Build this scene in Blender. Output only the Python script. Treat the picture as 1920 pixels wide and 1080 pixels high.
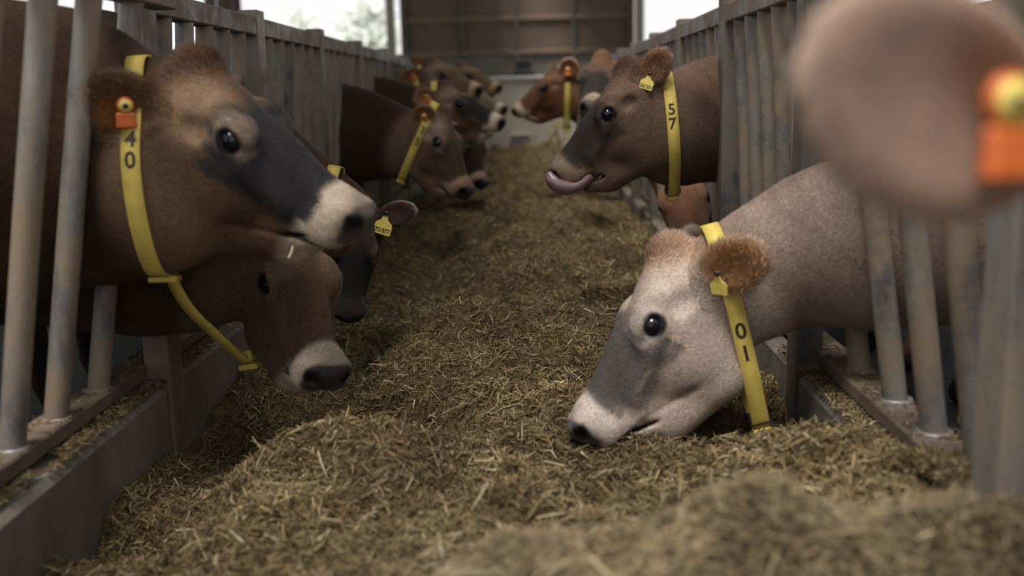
import bpy, math, random
import numpy as np
from mathutils import Vector, Matrix
random.seed(4)
rng = np.random.default_rng(7)
for o in list(bpy.data.objects): bpy.data.objects.remove(o)
SC = bpy.context.scene
COL = SC.collection

# ------------------------------------------------------------------ camera
FPX = 1867.0
CAMZ = 1.01
def nrm(v):
    v = np.asarray(v, float); return v / np.linalg.norm(v)
ROLL = math.radians(1.2)
_c = nrm([35, 368, -FPX])                       # where world +Y lies in camera axes
_u = np.array([-math.sin(ROLL), math.cos(ROLL), 0.0])
_z = nrm(_u - _c * (_u @ _c))
_x = np.cross(_c, _z)
W2C = np.stack([_x, _c, _z], axis=1)
C2W = W2C.T
cam = bpy.data.cameras.new('camera'); camo = bpy.data.objects.new('camera', cam); COL.objects.link(camo)
cam.sensor_width = 36; cam.lens = FPX / 1920 * 36
cam.clip_start = 0.02; cam.clip_end = 500
m4 = Matrix.Identity(4)
for i in range(3):
    for j in range(3): m4[i][j] = C2W[i][j]
m4[0][3], m4[1][3], m4[2][3] = 0, 0, CAMZ
camo.matrix_world = m4
cam.dof.use_dof = True; cam.dof.focus_distance = 2.75; cam.dof.aperture_fstop = 1.75
SC.camera = camo
def W(px, py, D):
    """point of the place seen at pixel (px,py) of the photograph, D metres down the alley"""
    v = C2W @ np.array([px - 960.0, 540.0 - py, -FPX])
    return np.array([0, 0, CAMZ]) + v * (D / v[1])

# ------------------------------------------------------------------ world, lights, exposure
wd = bpy.data.worlds.new('overcast'); SC.world = wd; wd.use_nodes = True
bg = wd.node_tree.nodes['Background']
bg.inputs[0].default_value = (1.0, 0.985, 0.99, 1); bg.inputs[1].default_value = 1.0
SC.view_settings.view_transform = 'Standard'; SC.view_settings.look = 'None'
SC.view_settings.exposure = 0.0; SC.view_settings.gamma = 1.0
SC.view_settings.use_curve_mapping = False
sun = bpy.data.lights.new('sun', 'SUN'); suno = bpy.data.objects.new('sun', sun); COL.objects.link(suno)
sun.energy = 5.2; sun.angle = math.radians(24); sun.color = (1, 0.96, 0.92)
suno.rotation_euler = (math.radians(20), 0, math.radians(-24))   # high, from behind the camera

# ------------------------------------------------------------------ helpers
def lin(c):
    c = np.asarray(c, float) / 255.0
    return np.where(c <= .04045, c / 12.92, ((c + .055) / 1.055) ** 2.4)
def rgba(c): return tuple(lin(c)) + (1.0,)
def tag(o, label=None, cat=None, group=None, kind=None):
    if label: o['label'] = label
    if cat: o['category'] = cat
    if group: o['group'] = group
    if kind: o['kind'] = kind
    return o
def empty(name, loc=(0, 0, 0)):
    o = bpy.data.objects.new(name, None); COL.objects.link(o); o.location = loc
    o.empty_display_size = .05
    return o
def mesh_from(name, V, Fq, smooth=True, col=None):
    """V (n,3); Fq (m,3|4) int array, or list of arrays"""
    me = bpy.data.meshes.new(name)
    V = np.asarray(V, np.float32); 
    if not isinstance(Fq, list): Fq = [Fq]
    Fq = [np.asarray(f, np.int32) for f in Fq if len(f)]
    me.vertices.add(len(V)); me.vertices.foreach_set('co', V.ravel())
    loops = np.concatenate([f.ravel() for f in Fq]); tot = np.concatenate([np.full(len(f), f.shape[1], np.int32) for f in Fq])
    me.loops.add(len(loops)); me.loops.foreach_set('vertex_index', loops)
    me.polygons.add(len(tot))
    st = np.concatenate([[0], np.cumsum(tot)[:-1]]).astype(np.int32)
    me.polygons.foreach_set('loop_start', st)
    me.polygons.foreach_set('use_smooth', np.full(len(tot), smooth))
    me.update(calc_edges=True)
    if col is not None:
        a = me.color_attributes.new('Col', 'FLOAT_COLOR', 'POINT')
        c4 = np.ones((len(V), 4), np.float32); c4[:, :3] = col
        a.data.foreach_set('color', c4.ravel())
    return me
def link(name, me, mat, parent=None):
    o = bpy.data.objects.new(name, me); COL.objects.link(o)
    if mat and not me.materials: me.materials.append(mat)
    if parent is not None:
        o.parent = parent
        o.matrix_parent_inverse = Matrix.Translation(-Vector(parent.location))
    return o
class MB:
    def __init__(s): s.v = []; s.q = []; s.t = []; s.n = 0
    def add(s, V, F):
        V = np.asarray(V, float); s.v.append(V)
        for f in F: (s.q if len(f) == 4 else s.t).append([i + s.n for i in f])
        s.n += len(V)
    def box(s, lo, hi, bev=0.0):
        x0, y0, z0 = lo; x1, y1, z1 = hi
        s.hexa([(x0,y0,z0),(x1,y0,z0),(x1,y1,z0),(x0,y1,z0),(x0,y0,z1),(x1,y0,z1),(x1,y1,z1),(x0,y1,z1)], bev)
    def hexa(s, P, bev=0.0):
        P = np.array(P, float)
        F = [(0,3,2,1),(4,5,6,7),(0,1,5,4),(1,2,6,5),(2,3,7,6),(3,0,4,7)]
        if bev <= 0: s.add(P, F); return
        c = P.mean(0)
        V = []; idx = {}
        for fi, f in enumerate(F):
            fc = P[list(f)].mean(0)
            for k in range(4):
                a = P[f[k]]; b = P[f[(k+1) % 4]]; d = P[f[(k-1) % 4]]
                la = np.linalg.norm(b - a); ld = np.linalg.norm(d - a)
                idx[(fi, f[k])] = len(V)
                V.append(a + (b - a) / la * min(bev, la * .4) + (d - a) / ld * min(bev, ld * .4))
        faces = [tuple(idx[(fi, v)] for v in f) for fi, f in enumerate(F)]
        for fi, f in enumerate(F):
            for k in range(4):
                a, b = f[k], f[(k+1) % 4]
                for gi, g in enumerate(F):
                    if gi > fi and a in g and b in g:
                        faces.append((idx[(fi, b)], idx[(fi, a)], idx[(gi, a)], idx[(gi, b)]))
        for v in range(8):
            fs = [fi for fi, f in enumerate(F) if v in f]
            tri = [idx[(fi, v)] for fi in fs]
            A, B, C = (V[i] for i in tri)
            if np.dot(np.cross(B - A, C - A), P[v] - c) < 0: tri = tri[::-1]
            faces.append(tuple(tri))
        s.add(V, faces)
    def tube(s, pts, rad, n=14, cap=True):
        pts = np.array(pts, float); m = len(pts)
        rad = np.full(m, rad) if np.isscalar(rad) else np.array(rad)
        V = []; F = []
        for i in range(m):
            t = nrm(pts[min(i+1, m-1)] - pts[max(i-1, 0)])
            a = np.cross(t, [0, 1, 0]) if abs(t[1]) < .9 else np.cross(t, [1, 0, 0]); a = nrm(a); b = np.cross(t, a)
            for k in range(n):
                th = 2 * math.pi * k / n
                V.append(pts[i] + rad[i] * (math.cos(th) * a + math.sin(th) * b))
        for i in range(m - 1):
            for k in range(n):
                k2 = (k + 1) % n
                F.append((i*n+k, i*n+k2, (i+1)*n+k2, (i+1)*n+k))
        if cap:
            V.append(pts[0]); V.append(pts[-1]); a = m * n
            for k in range(n):
                k2 = (k + 1) % n
                F.append((a, k2, k)); F.append((a+1, (m-1)*n+k, (m-1)*n+k2))
        s.add(V, F)
    def build(s, name, mat, parent=None, smooth=False):
        F = []
        if s.q: F.append(np.array(s.q))
        if s.t: F.append(np.array(s.t))
        return link(name, mesh_from(name, np.concatenate(s.v), F, smooth), mat, parent)

# ------------------------------------------------------------------ materials
def mat_new(name, rough=.6, metal=0.0, spec=.5):
    m = bpy.data.materials.new(name); m.use_nodes = True
    nt = m.node_tree; b = nt.nodes['Principled BSDF']
    b.inputs['Roughness'].default_value = rough; b.inputs['Metallic'].default_value = metal
    b.inputs['Specular IOR Level'].default_value = spec
    return m, nt, b
def ramp(nt, fac, stops):
    r = nt.nodes.new('ShaderNodeValToRGB'); nt.links.new(fac, r.inputs[0])
    el = r.color_ramp.elements
    while len(el) < len(stops): el.new(0.5)
    for e, (p, c) in zip(el, stops): e.position = p; e.color = c if len(c) == 4 else rgba(c)
    return r.outputs[0]
def noise(nt, scale, detail=4, rough=.6, vec=None, stretch=None, dist=0.0):
    n = nt.nodes.new('ShaderNodeTexNoise'); n.inputs['Scale'].default_value = scale
    n.inputs['Detail'].default_value = detail; n.inputs['Roughness'].default_value = rough
    n.inputs['Distortion'].default_value = dist
    tc = nt.nodes.new('ShaderNodeTexCoord'); src = tc.outputs['Object']
    if stretch:
        mp = nt.nodes.new('ShaderNodeMapping'); mp.inputs['Scale'].default_value = stretch
        nt.links.new(src, mp.inputs[0]); src = mp.outputs[0]
    nt.links.new(src, n.inputs['Vector'])
    return n.outputs['Fac']
def bump(nt, b, fac, strength, dist=.01):
    n = nt.nodes.new('ShaderNodeBump'); n.inputs['Strength'].default_value = strength; n.inputs['Distance'].default_value = dist
    nt.links.new(fac, n.inputs['Height']); nt.links.new(n.outputs[0], b.inputs['Normal'])
def mixc(nt, fac, a, b, mode='MIX'):
    n = nt.nodes.new('ShaderNodeMix'); n.data_type = 'RGBA'; n.blend_type = mode
    if isinstance(fac, float): n.inputs[0].default_value = fac
    else: nt.links.new(fac, n.inputs[0])
    for s, i in ((a, 6), (b, 7)):
        if isinstance(s, tuple): n.inputs[i].default_value = s
        else: nt.links.new(s, n.inputs[i])
    return n.outputs[2]
def noisy(name, stops, scale=8, rough=.7, metal=0., bumps=.3, bscale=60, stretch=None, bdist=.004, detail=6, spec=.4):
    m, nt, b = mat_new(name, rough, metal, spec)
    nt.links.new(ramp(nt, noise(nt, scale, detail, .65, stretch=stretch), stops), b.inputs['Base Color'])
    bump(nt, b, noise(nt, bscale, 4, stretch=stretch), bumps, bdist)
    return m
M = {}
def steel(name, a, b_, c, dirt):
    m, nt, b = mat_new(name, .5, .15, .5)
    c1 = ramp(nt, noise(nt, 9, 6, .7, stretch=(1, 1, .25)), [(.30, a), (.52, b_), (.72, c)])
    c2 = ramp(nt, noise(nt, 5, 8, .75), [(.42, (0, 0, 0, 1)), (.60, (1, 1, 1, 1))])
    c3 = mixc(nt, c2, c1, rgba(dirt))
    sp = ramp(nt, noise(nt, 90, 3, .7), [(.62, (0, 0, 0, 1)), (.72, (1, 1, 1, 1))])
    c4 = mixc(nt, sp, c3, rgba([min(255, int(v * 1.12)) for v in dirt]))
    nt.links.new(c4, b.inputs['Base Color'])
    nt.links.new(ramp(nt, c2, [(0, (.4, .4, .4, 1)), (1, (.8, .8, .8, 1))]), b.inputs['Roughness'])
    bump(nt, b, noise(nt, 50, 5, .7), .35, .003)
    return m
M['bar'] = steel('weathered_galvanised', (44, 48, 58), (112, 109, 105), (148, 142, 134), (130, 113, 94))
M['post'] = steel('post_steel', (70, 68, 65), (108, 102, 94), (132, 123, 113), (112, 98, 82))
M['post_dark'] = steel('post_steel_dark', (38, 40, 46), (88, 86, 84), (118, 112, 106), (98, 86, 74))  # darker post steel for the nearer right posts and the bolts
M['near_post'] = steel('near_post_steel', (98, 98, 98), (140, 136, 132), (160, 156, 150), (140, 126, 110))
M['rail'] = steel('rail_steel', (76, 70, 68), (104, 96, 90), (126, 116, 108), (108, 92, 78))
M['sill'] = steel('sill_steel', (70, 62, 58), (96, 84, 76), (116, 104, 92), (118, 102, 84))
M['concrete'] = noisy('kerb_concrete', [(.25, (72, 66, 60)), (.5, (110, 102, 92)), (.75, (140, 130, 114))], 4, .85, 0, .5, 70, (1, 1, .5))
M['wall_conc'] = noisy('wall_concrete', [(.3, (150, 140, 126)), (.7, (172, 162, 148))], 1.5, .9, 0, .2, 20)
M['clad'] = noisy('cladding', [(.3, (94, 80, 69)), (.7, (110, 95, 82))], 1.2, .8, 0, .1, 10)
M['clad_frame'] = noisy('cladding_frame', [(.3, (116, 98, 82)), (.7, (134, 114, 96))], 3, .8)
M['clad_post'] = noisy('cladding_post', [(.3, (84, 76, 70)), (.7, (104, 96, 88))], 3, .8)
M['clad_low'] = noisy('lower_boarding', [(.3, (106, 100, 92)), (.7, (122, 116, 108))], 2, .85)
M['roof'] = noisy('roof_sheet', [(.3, (96, 92, 88)), (.7, (120, 116, 110))], 1, .8)
M['black'] = noisy('black_plastic', [(.3, (20, 20, 24)), (.7, (34, 34, 38))], 40, .45, 0, .1)
M['orange'] = noisy('orange_plastic', [(.3, (172, 84, 36)), (.7, (196, 100, 46))], 60, .45, 0, .1)
M['tagyellow'] = noisy('tag_yellow', [(.3, (196, 176, 84)), (.7, (216, 198, 104))], 80, .5, 0, .1)
M['strap'] = noisy('strap_yellow', [(.25, (170, 148, 66)), (.6, (198, 176, 88)), (.8, (206, 186, 104))], 14, .6, 0, .15, 200)
M['ink'] = noisy('ink', [(.3, (34, 32, 28)), (.7, (50, 46, 38))], 60, .6)
M['metal'] = noisy('bright_metal', [(.3, (120, 120, 122)), (.7, (160, 158, 156))], 30, .35, .8)
M['hornhoof'] = noisy('hoof', [(.3, (40, 34, 30)), (.7, (70, 60, 50))], 20, .6)
M['tongue'] = noisy('tongue', [(.3, (112, 88, 92)), (.7, (132, 106, 108))], 60, .22, 0, .3, 300, spec=.7)
m, nt, b = mat_new('cow_eye', .07, 0, .45); b.inputs['Base Color'].default_value = (.004, .005, .009, 1)
M['eye'] = m
# wet dark slurry floor of the cow area
m, nt, b = mat_new('wet_slurry_floor', .5, 0, .22)
nt.links.new(ramp(nt, noise(nt, 6, 6), [(.3, (10, 9, 8)), (.7, (28, 24, 21))]), b.inputs['Base Color'])
bump(nt, b, noise(nt, 45, 5, .7), 1.0, .03); M['slurry'] = m
M['alley'] = noisy('alley_concrete', [(.3, (70, 62, 52)), (.7, (96, 86, 72))], 4, .9)
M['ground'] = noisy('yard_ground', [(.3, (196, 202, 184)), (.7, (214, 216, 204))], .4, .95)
M['hedge'] = noisy('hazed_hedge', [(.3, (214, 218, 212)), (.7, (232, 234, 230))], 2, .95)
# fur: colour from the coat attribute, hair-like grain on top
def fur_mat():
    m, nt, b = mat_new('short_coat', .75, 0, .13)
    at = nt.nodes.new('ShaderNodeVertexColor'); at.layer_name = 'Col'
    g = ramp(nt, noise(nt, 150, 3, .7, stretch=(1, 1, 1), dist=.6), [(.25, (.50, .50, .50, 1)), (.75, (1.15, 1.15, 1.15, 1))])
    g2 = ramp(nt, noise(nt, 14, 4, .6), [(.3, (.84, .84, .84, 1)), (.7, (1.1, 1.1, 1.1, 1))])
    c = mixc(nt, 1.0, at.outputs[0], g, 'MULTIPLY'); c = mixc(nt, 1.0, c, g2, 'MULTIPLY')
    nt.links.new(c, b.inputs['Base Color'])
    b.inputs['Sheen Weight'].default_value = .07; b.inputs['Sheen Roughness'].default_value = .5
    bump(nt, b, noise(nt, 220, 4, .75, dist=.8), .5, .002)
    return m
M['fur'] = fur_mat()
def attr_mat(name, rough, lo=.8, hi=1.15):
    m, nt, b = mat_new(name, rough, 0, .25)
    at = nt.nodes.new('ShaderNodeVertexColor'); at.layer_name = 'Col'
    nt.links.new(at.outputs[0], b.inputs['Base Color'])
    return m, nt, b
M['hair'] = attr_mat('hair_strands', .6)[0]
m, nt, b = attr_mat('chopped_silage', .85)
bump(nt, b, noise(nt, 130, 6, .8), 1.0, .01); M['silage'] = m

# ------------------------------------------------------------------ value noise
_T = rng.random((256, 256))
def vnoise(x, y, s):
    x = x * s + 100.3; y = y * s + 57.1
    xi = np.floor(x).astype(int); yi = np.floor(y).astype(int); fx = x - xi; fy = y - yi
    fx = fx * fx * (3 - 2 * fx); fy = fy * fy * (3 - 2 * fy)
    g = lambda a, b_: _T[a % 256, b_ % 256]
    return (g(xi, yi) * (1-fx) + g(xi+1, yi) * fx) * (1-fy) + (g(xi, yi+1) * (1-fx) + g(xi+1, yi+1) * fx) * fy
def sstep(a, b_, x):
    t = np.clip((x - a) / (b_ - a), 0, 1); return t * t * (3 - 2 * t)

# ------------------------------------------------------------------ setting
XL, XR = -.915, .637            # inner faces of the kerbs
def struct(name, mb, mat, **k):
    o = mb.build(name, mat); o['kind'] = 'structure'; return o
g = MB(); g.box((-9, -3, -.12), (9, 13.6, 0)); struct('floor', g, M['slurry'])
g = MB(); g.box((XL - .02, -3, -.02), (XR + .02, 13.4, .02)); struct('trim_1', g, M['alley'])
g = MB(); g.box((-60, 20.4, -.3), (60, 120, -.05)); struct('ground_beyond', g, M['ground'])
g = MB(); g.box((-60, -20, -.3), (-9, 20.4, -.04)); struct('ground_left', g, M['ground'])
g = MB(); g.box((9, -20, -.3), (60, 20.4, -.04)); struct('ground_right', g, M['ground'])
g = MB(); g.box((-9, 13.6, -.12), (9, 20.4, 0)); struct('floor_far', g, M['alley'])
# unseen barn roof; front edge and ridge gap placed to shape the light
g = MB(); g.box((-9, 1.15, 4.3), (-.55, 21, 4.45)); g.box((.55, 1.15, 4.3), (9, 21, 4.45)); struct('ceiling', g, M['roof'])
g = MB(); g.box((-8.2, -3, 0), (-8.0, 20, .95), .01); struct('added_wall_left', g, M['wall_conc'])  # unseen low wall added to cut the light from the open side
g = MB(); g.box((8.0, -3, 0), (8.2, 20, .95), .01); struct('added_wall_right', g, M['wall_conc'])  # unseen low wall added against side light, as on the left

# far end wall: studs, rails and cladding panels between them
wall = empty('wall_far', (-.3, 20, 0)); wall['kind'] = 'structure'
WX0, WX1, WZ1 = -2.62, 2.06, 4.3
xs_ = [W(x, 45, 20)[0] for x in (757, 866, 968, 1075, 1183)]
zs_ = [1.78, 2.42, 3.08, 3.74, 4.3]
for i in range(4):
    for j in range(4):
        g = MB(); g.box((xs_[i] + .01, 20.02, zs_[j] + .01), (xs_[i+1] - .01, 20.06, zs_[j+1] - .01), .006); g.build('panel', M['clad'], wall)
    g = MB(); g.box((xs_[i] + .01, 20.03, 0), (xs_[i+1] - .01, 20.10, 1.76), .006); g.build('lower_panel', M['clad_low'], wall)
for x in xs_:
    e = .06 if x in (xs_[0], xs_[-1]) else .035
    g = MB(); g.box((x - e, 19.93, 0), (x + e, 20.02, WZ1), .01); g.build('stud', M['clad_post'], wall)
for z in zs_[:-1]:
    for i in range(4):
        g = MB(); g.box((xs_[i] + .04, 19.96, z - .04), (xs_[i+1] - .04, 20.02, z + .04), .006); g.build('rail', M['clad_frame'], wall)
g = MB(); g.box((WX0 - .16, 19.9, 0), (WX0 - .0, 20.1, 4.3), .01); struct('trim_2', g, M['wall_conc'])
g = MB(); g.box((WX1 + .0, 19.9, 0), (WX1 + .16, 20.1, 4.3), .01); struct('trim_3', g, M['wall_conc'])
# low concrete wall that closes the feed alley
lw = MB(); lw.box((-2.4, 13.4, 0), (2.2, 13.58, 1.17), .01); lw = struct('wall_end', lw, M['wall_conc'])
g = MB(); g.box((-2.42, 13.36, 1.17), (2.22, 13.62, 1.215), .01); g.build('coping', noisy('pale_coping', [(.3, (170, 164, 158)), (.7, (196, 190, 184))], 4, .7), lw)
v = empty('vent_box', tuple(W(975, 262, 13.3))); tag(v, 'small pale grey slatted vent box low on the end wall', 'vent')
c = W(975, 262, 13.3)
g = MB(); g.box((c[0]-.14, 13.30, c[2]-.08), (c[0]+.14, 13.40, c[2]+.08), .008); g.build('housing', M['wall_conc'], v)
for k in range(4):
    g = MB(); g.box((c[0]-.12, 13.285, c[2]-.06+k*.035), (c[0]+.12, 13.302, c[2]-.045+k*.035)); g.build('slat', M['metal'], v)
c = W(982, 128, 19.9); v = empty('switch_box', tuple(c)); tag(v, 'dark electrical box with two covers on the far wall', 'electrical box')
g = MB(); g.box((c[0]-.14, 19.86, c[2]-.02), (c[0]+.14, 19.95, c[2]+.15), .01); g.build('upper_cover', M['black'], v)
g = MB(); g.box((c[0]-.22, 19.84, c[2]-.22), (c[0]+.22, 19.95, c[2]-.05), .01); g.build('lower_cover', M['black'], v)
# yellow trestle leaning by the end wall
c = W(1040, 262, 12.9); v = empty('yellow_trestle', (c[0], 12.9, 0)); tag(v, 'thin yellow metal trestle crossing in front of the end wall', 'trestle')
ym = noisy('faded_yellow_paint', [(.3, (116, 98, 44)), (.7, (140, 118, 56))], 10, .6)
a = lambda x, y: W(x, y, 12.9)
for P in ([a(1035, 212), a(1052, 285)], [a(1060, 212), a(1018, 285)], [a(1015, 268), a(1060, 262)]):
    g = MB(); g.tube(P, .016, 8); g.build('leg' if P[0][2] > 1 or P[0][2] > P[1][2] + .2 else 'crossbar', ym, v, True)

# steel columns of the open left side
for (px, D) in ((395, 12.0), (418, 12.6), (436, 13.2)):
    c = W(px, 20, D)
    g = MB(); w_ = .055 if px < 430 else .09
    for z0, z1, e in ((0, .02, .16), (.02, 4.3, 0)):
        if e: g.box((c[0]-e, D-e, z0), (c[0]+e, D+e, z1), .004)
        else:
            g.box((c[0]-w_, D-w_, z0), (c[0]+w_, D-w_+.015, z1)); g.box((c[0]-w_, D+w_-.015, z0), (c[0]+w_, D+w_, z1)); g.box((c[0]-.008, D-w_+.015, z0), (c[0]+.008, D+w_-.015, z1))
    o = g.build('barn_column', M['clad_post']); o['kind'] = 'structure'
# hedge and trees outside; haze and overexposure painted in as pale foliage
def blob(name, cx, cy, cz, rx, ry, rz, n, mat, label, cat, group=None):
    e = empty(name, (cx, cy, 0)); tag(e, label, cat, group)
    V = []; F = []
    for i in range(n):
        p = rng.normal(size=3); p /= np.linalg.norm(p); p *= rng.random() ** .33
        p = np.array([cx, cy, cz]) + p * [rx, ry, rz]
        d = rng.normal(size=(3, 3)); s_ = .10 * (rx + rz) * (.4 + rng.random())
        V += [p + d[0]*s_*.6, p + d[1]*s_*.6, p + d[2]*s_*.6]; F.append((3*i, 3*i+1, 3*i+2))
    link('foliage', mesh_from('foliage', np.array(V), np.array(F), False), mat, e)
    g = MB(); g.tube([(cx, cy, 0), (cx, cy, max(cz - rz * .4, .3))], .12, 8); g.build('trunk', mat, e, True)
for k, (px, D) in enumerate(((672, 70), (1225, 64))):
    c = W(px, 60, D)
    blob('hedge', c[0], D, 1.2, 1.15, .9, 1.5, 500, M['hedge'], 'pale misty hedge in the bright field ' + ('left' if px < 900 else 'right') + ' of the far wall', 'hedge')
c = W(560, 40, 60); blob('distant_tree', c[0], 60, 4.6, 1.3, 1.2, 1.6, 700, M['hedge'], 'small round tree fading in the mist above the left fence', 'tree')
c = W(690, 10, 65); blob('bushy_tree', c[0], 65, 4.4, 2.0, 1.2, 2.6, 900, M['hedge'], 'loose pale tree beside the dark wall edge', 'tree')

# ------------------------------------------------------------------ feed fences and kerbs
def channel(lo0, hi0, shift, z0, z1, th=.012, face=1):
    """U-channel upright; lo0/hi0 xy footprint at z0; leans by shift in x at z1. open side looks along the alley"""
    mb = MB()
    (x0, y0), (x1, y1) = lo0, hi0
    def piece(a0, b0, a1, b1):
        mb.hexa([(a0,b0,z0),(a1,b0,z0),(a1,b1,z0),(a0,b1,z0),(a0+shift,b0,z1),(a1+shift,b0,z1),(a1+shift,b1,z1),(a0+shift,b1,z1)], .002)
    piece(x0, y0, x1, y0 + th)                      # web facing the camera end
    piece(x0, y0 + th, x0 + th, y1); piece(x1 - th, y0 + th, x1, y1)
    return mb
def fence(side):
    s = -1 if side == 'left' else 1
    xi = XL if s < 0 else XR
    lab = ('long row of grey steel head-rail bars along the left kerb', 'fence') if s < 0 else ('long row of grey steel head-rail bars along the right kerb', 'fence')
    fe = empty('feed_fence', (xi, 6, 0)); tag(fe, *lab)
    lean = -s * (.02 if s < 0 else .002)
    ytop = 1.285
    ys = [.41 + k for k in range(13)]
    if s > 0: ys[1] = 1.35
    foot_near = xi + s * (.085 if s < 0 else .10); top = xi - s * (-.0) + lean + s * .02
    top_far = xi + lean + s * .030; foot_far = xi + s * .075; top_near = -.838 if s < 0 else .605
    zr0, zr1 = 1.215, 1.275
    for k, y in enumerate(ys):
        x0, x1 = sorted((xi - s * .002, xi + s * .062))
        channel((x0, y - .045), (x1, y + .045), lean, 0, ytop + .012, .010).build('post', M['near_post'] if y < 2 else (M['post_dark'] if (s > 0 and y < 4) else M['post']), fe)
        if y < 3:
            g = MB(); px_ = xi + lean + s * .058
            g.box(sorted2((px_, y - .15, 1.0), (px_ + s * .008, y - .045, 1.215))[0], sorted2((px_, y - .15, 1.0), (px_ + s * .008, y - .045, 1.215))[1], .002)
            g.build('gusset', M['post'], fe)
            g = MB(); g.tube([(px_ - s * .012, y - .09, 1.15), (px_ + s * .002, y - .09, 1.15)], .014, 12); g.tube([(px_ - s * .018, y - .09, 1.15), (px_ - s * .010, y - .09, 1.15)], .008, 6)
            g.build('bolt', M['post_dark'], fe)
    yy = [-.59] + ys
    for a_, b_ in zip(yy[:-1], yy[1:]):
        near = b_ < 2.5; top = top_near if near else top_far; foot = foot_near if near else foot_far
        g = MB(); x0, x1 = sorted((top - .028, top + .028)); g.box((x0, a_ + .047, zr0), (x1, b_ - .047, zr1), .004); g.build('top_rail', M['rail'], fe)
        x0, x1 = sorted((xi + s * .05, xi + s * .13))
        g = MB(); g.box((x0, a_ + .001, .334), (x1, b_ - .001, .37), .004); g.build('sill_rail', M['sill'], fe)
        if s < 0 and abs(a_ - 1.41) < .1: bs = [1.60, 1.78, 1.96, 2.165]
        elif s > 0 and abs(a_ - 1.38) < .1: bs = [1.58, 1.78, 1.98, 2.20]
        else: bs = [a_ + 1/6 * (j + 1) for j in range(5)]
        for y in bs:
            bar_pts = [(foot, y, .365), (foot + (top - foot) * .5, y, .80), (top, y, zr0 + .004)]
            g = MB(); g.tube(bar_pts, .0245, 16 if y < 5 else 8, False)
            if y < 3.5: g.tube([(foot, y, .366), (foot, y, .374)], .034, 16)
            g.build('bar', M['bar'], fe, True)
    # kerb blocks
    for k, (a_, b_) in enumerate(zip([-.59] + ys, ys + [13.4])):
        kb = MB(); x0, x1 = sorted((xi, xi + s * .17))
        kb.box((x0, a_ + .05, 0), (x1, b_ - .05, .322 + .006 * math.sin(k * 2.1)), .012)
        o = kb.build('kerb_block', M['concrete'], KERB[s])
        kb = MB(); x0, x1 = sorted((xi + s * .065, xi + s * .17)); kb.box((x0, b_ - .049, 0), (x1, b_ + .049, .318)); 
        if b_ < 13: kb.build('kerb_joint', M['concrete'], KERB[s])
    return fe
def sorted2(a, b_):
    return tuple(min(i, j) for i, j in zip(a, b_)), tuple(max(i, j) for i, j in zip(a, b_))
KERB = {}
for s, n in ((-1, 'left'), (1, 'right')):
    KERB[s] = empty('kerb_' + n, (XL if s < 0 else XR, 6, 0)); KERB[s]['kind'] = 'structure'
fence('left'); fence('right')

# ------------------------------------------------------------------ silage
def H(x, y):
    xc = (XL + XR) / 2
    u = (x - xc) / .78
    base = .215 + .05 * (1 - u * u) - .03 * np.exp(-((u + .75) / .3) ** 2)
    gb = lambda cx, cy, sx, sy, h: h * np.exp(-((x - cx) / sx) ** 2 - ((y - cy) / sy) ** 2)
    z = base
    z = z + gb(-.50, 2.50, .34, .30, -.19)                  # hollow eaten out under the brown cows
    z = z + gb(-.65, 2.95, .20, .3, -.08)
    z = z + gb(-.30, 3.3, .2, .25, .05) + gb(0.0, 2.85, .22, .18, .05)
    z = z + gb(-.50, 1.98, .24, .10, .10) + gb(-.15, 2.05, .2, .15, .03) + gb(.15, 2.12, .25, .16, -.02) + gb(.50, 2.25, .2, .3, .0)
    z = z + gb(-.78, 2.1, .14, .5, -.10) + gb(-.85, 1.5, .2, .35, -.08)
    z = z + gb(.62, 1.55, .22, .38, .14) + gb(.60, 2.35, .12, .2, -.06)
    z = z + gb(.32, 1.12, .50, .20, .27) + gb(.05, .2, 1.2, .5, .05)
    z = z + gb(-.55, 4.4, .3, .5, -.10) + gb(-.45, 3.6, .2, .3, -.05)
    z = z + gb(.35, 5.2, .3, .6, .04) + gb(0, 8, .5, 1.0, .04) + gb(0, 12.6, .9, .8, .06)
    z = z + .085 * (vnoise(x, y, 3.1) - .5) + .075 * (vnoise(x, y, 7.0) - .5) + .10 * sstep(3.2, 5, y) * (vnoise(x, y * .8, 5.0) - .5)
    z = z + gb(.06, 1.98, .26, .2, -.045)
    z = z + .032 * (vnoise(x, y, 20.) - .5) + .012 * (vnoise(x, y, 55.) - .5)
    lo = np.where((x > XL + .01) & (x < XR - .01), .05, .37 if False else .05)
    return np.maximum(z, lo)
nx_ = 240; 
yv = .25 * (13.38 / .25) ** np.linspace(0, 1, 620)
xv = np.linspace(XL + .004, XR - .004, nx_)
X, Y = np.meshgrid(xv, yv, indexing='ij')
Z = H(X, Y) + rng.normal(size=X.shape) * .0025
V = np.stack([X, Y, Z], -1).reshape(-1, 3)
ii = np.arange(nx_ - 1)[:, None] * 620 + np.arange(619)[None]
Fg = np.stack([ii, ii + 620, ii + 621, ii + 1], -1).reshape(-1, 4)
cn = vnoise(X, Y, 14.)[..., None]; cn2 = vnoise(X, Y, 70.)[..., None]
t_ = np.clip(.55 * cn + .45 * cn2 + rng.normal(size=X.shape)[..., None] * .12, 0, 1)
Cg = (lin((44, 35, 20)) * (1 - t_) + lin((132, 112, 76)) * t_).reshape(-1, 3)

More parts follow.
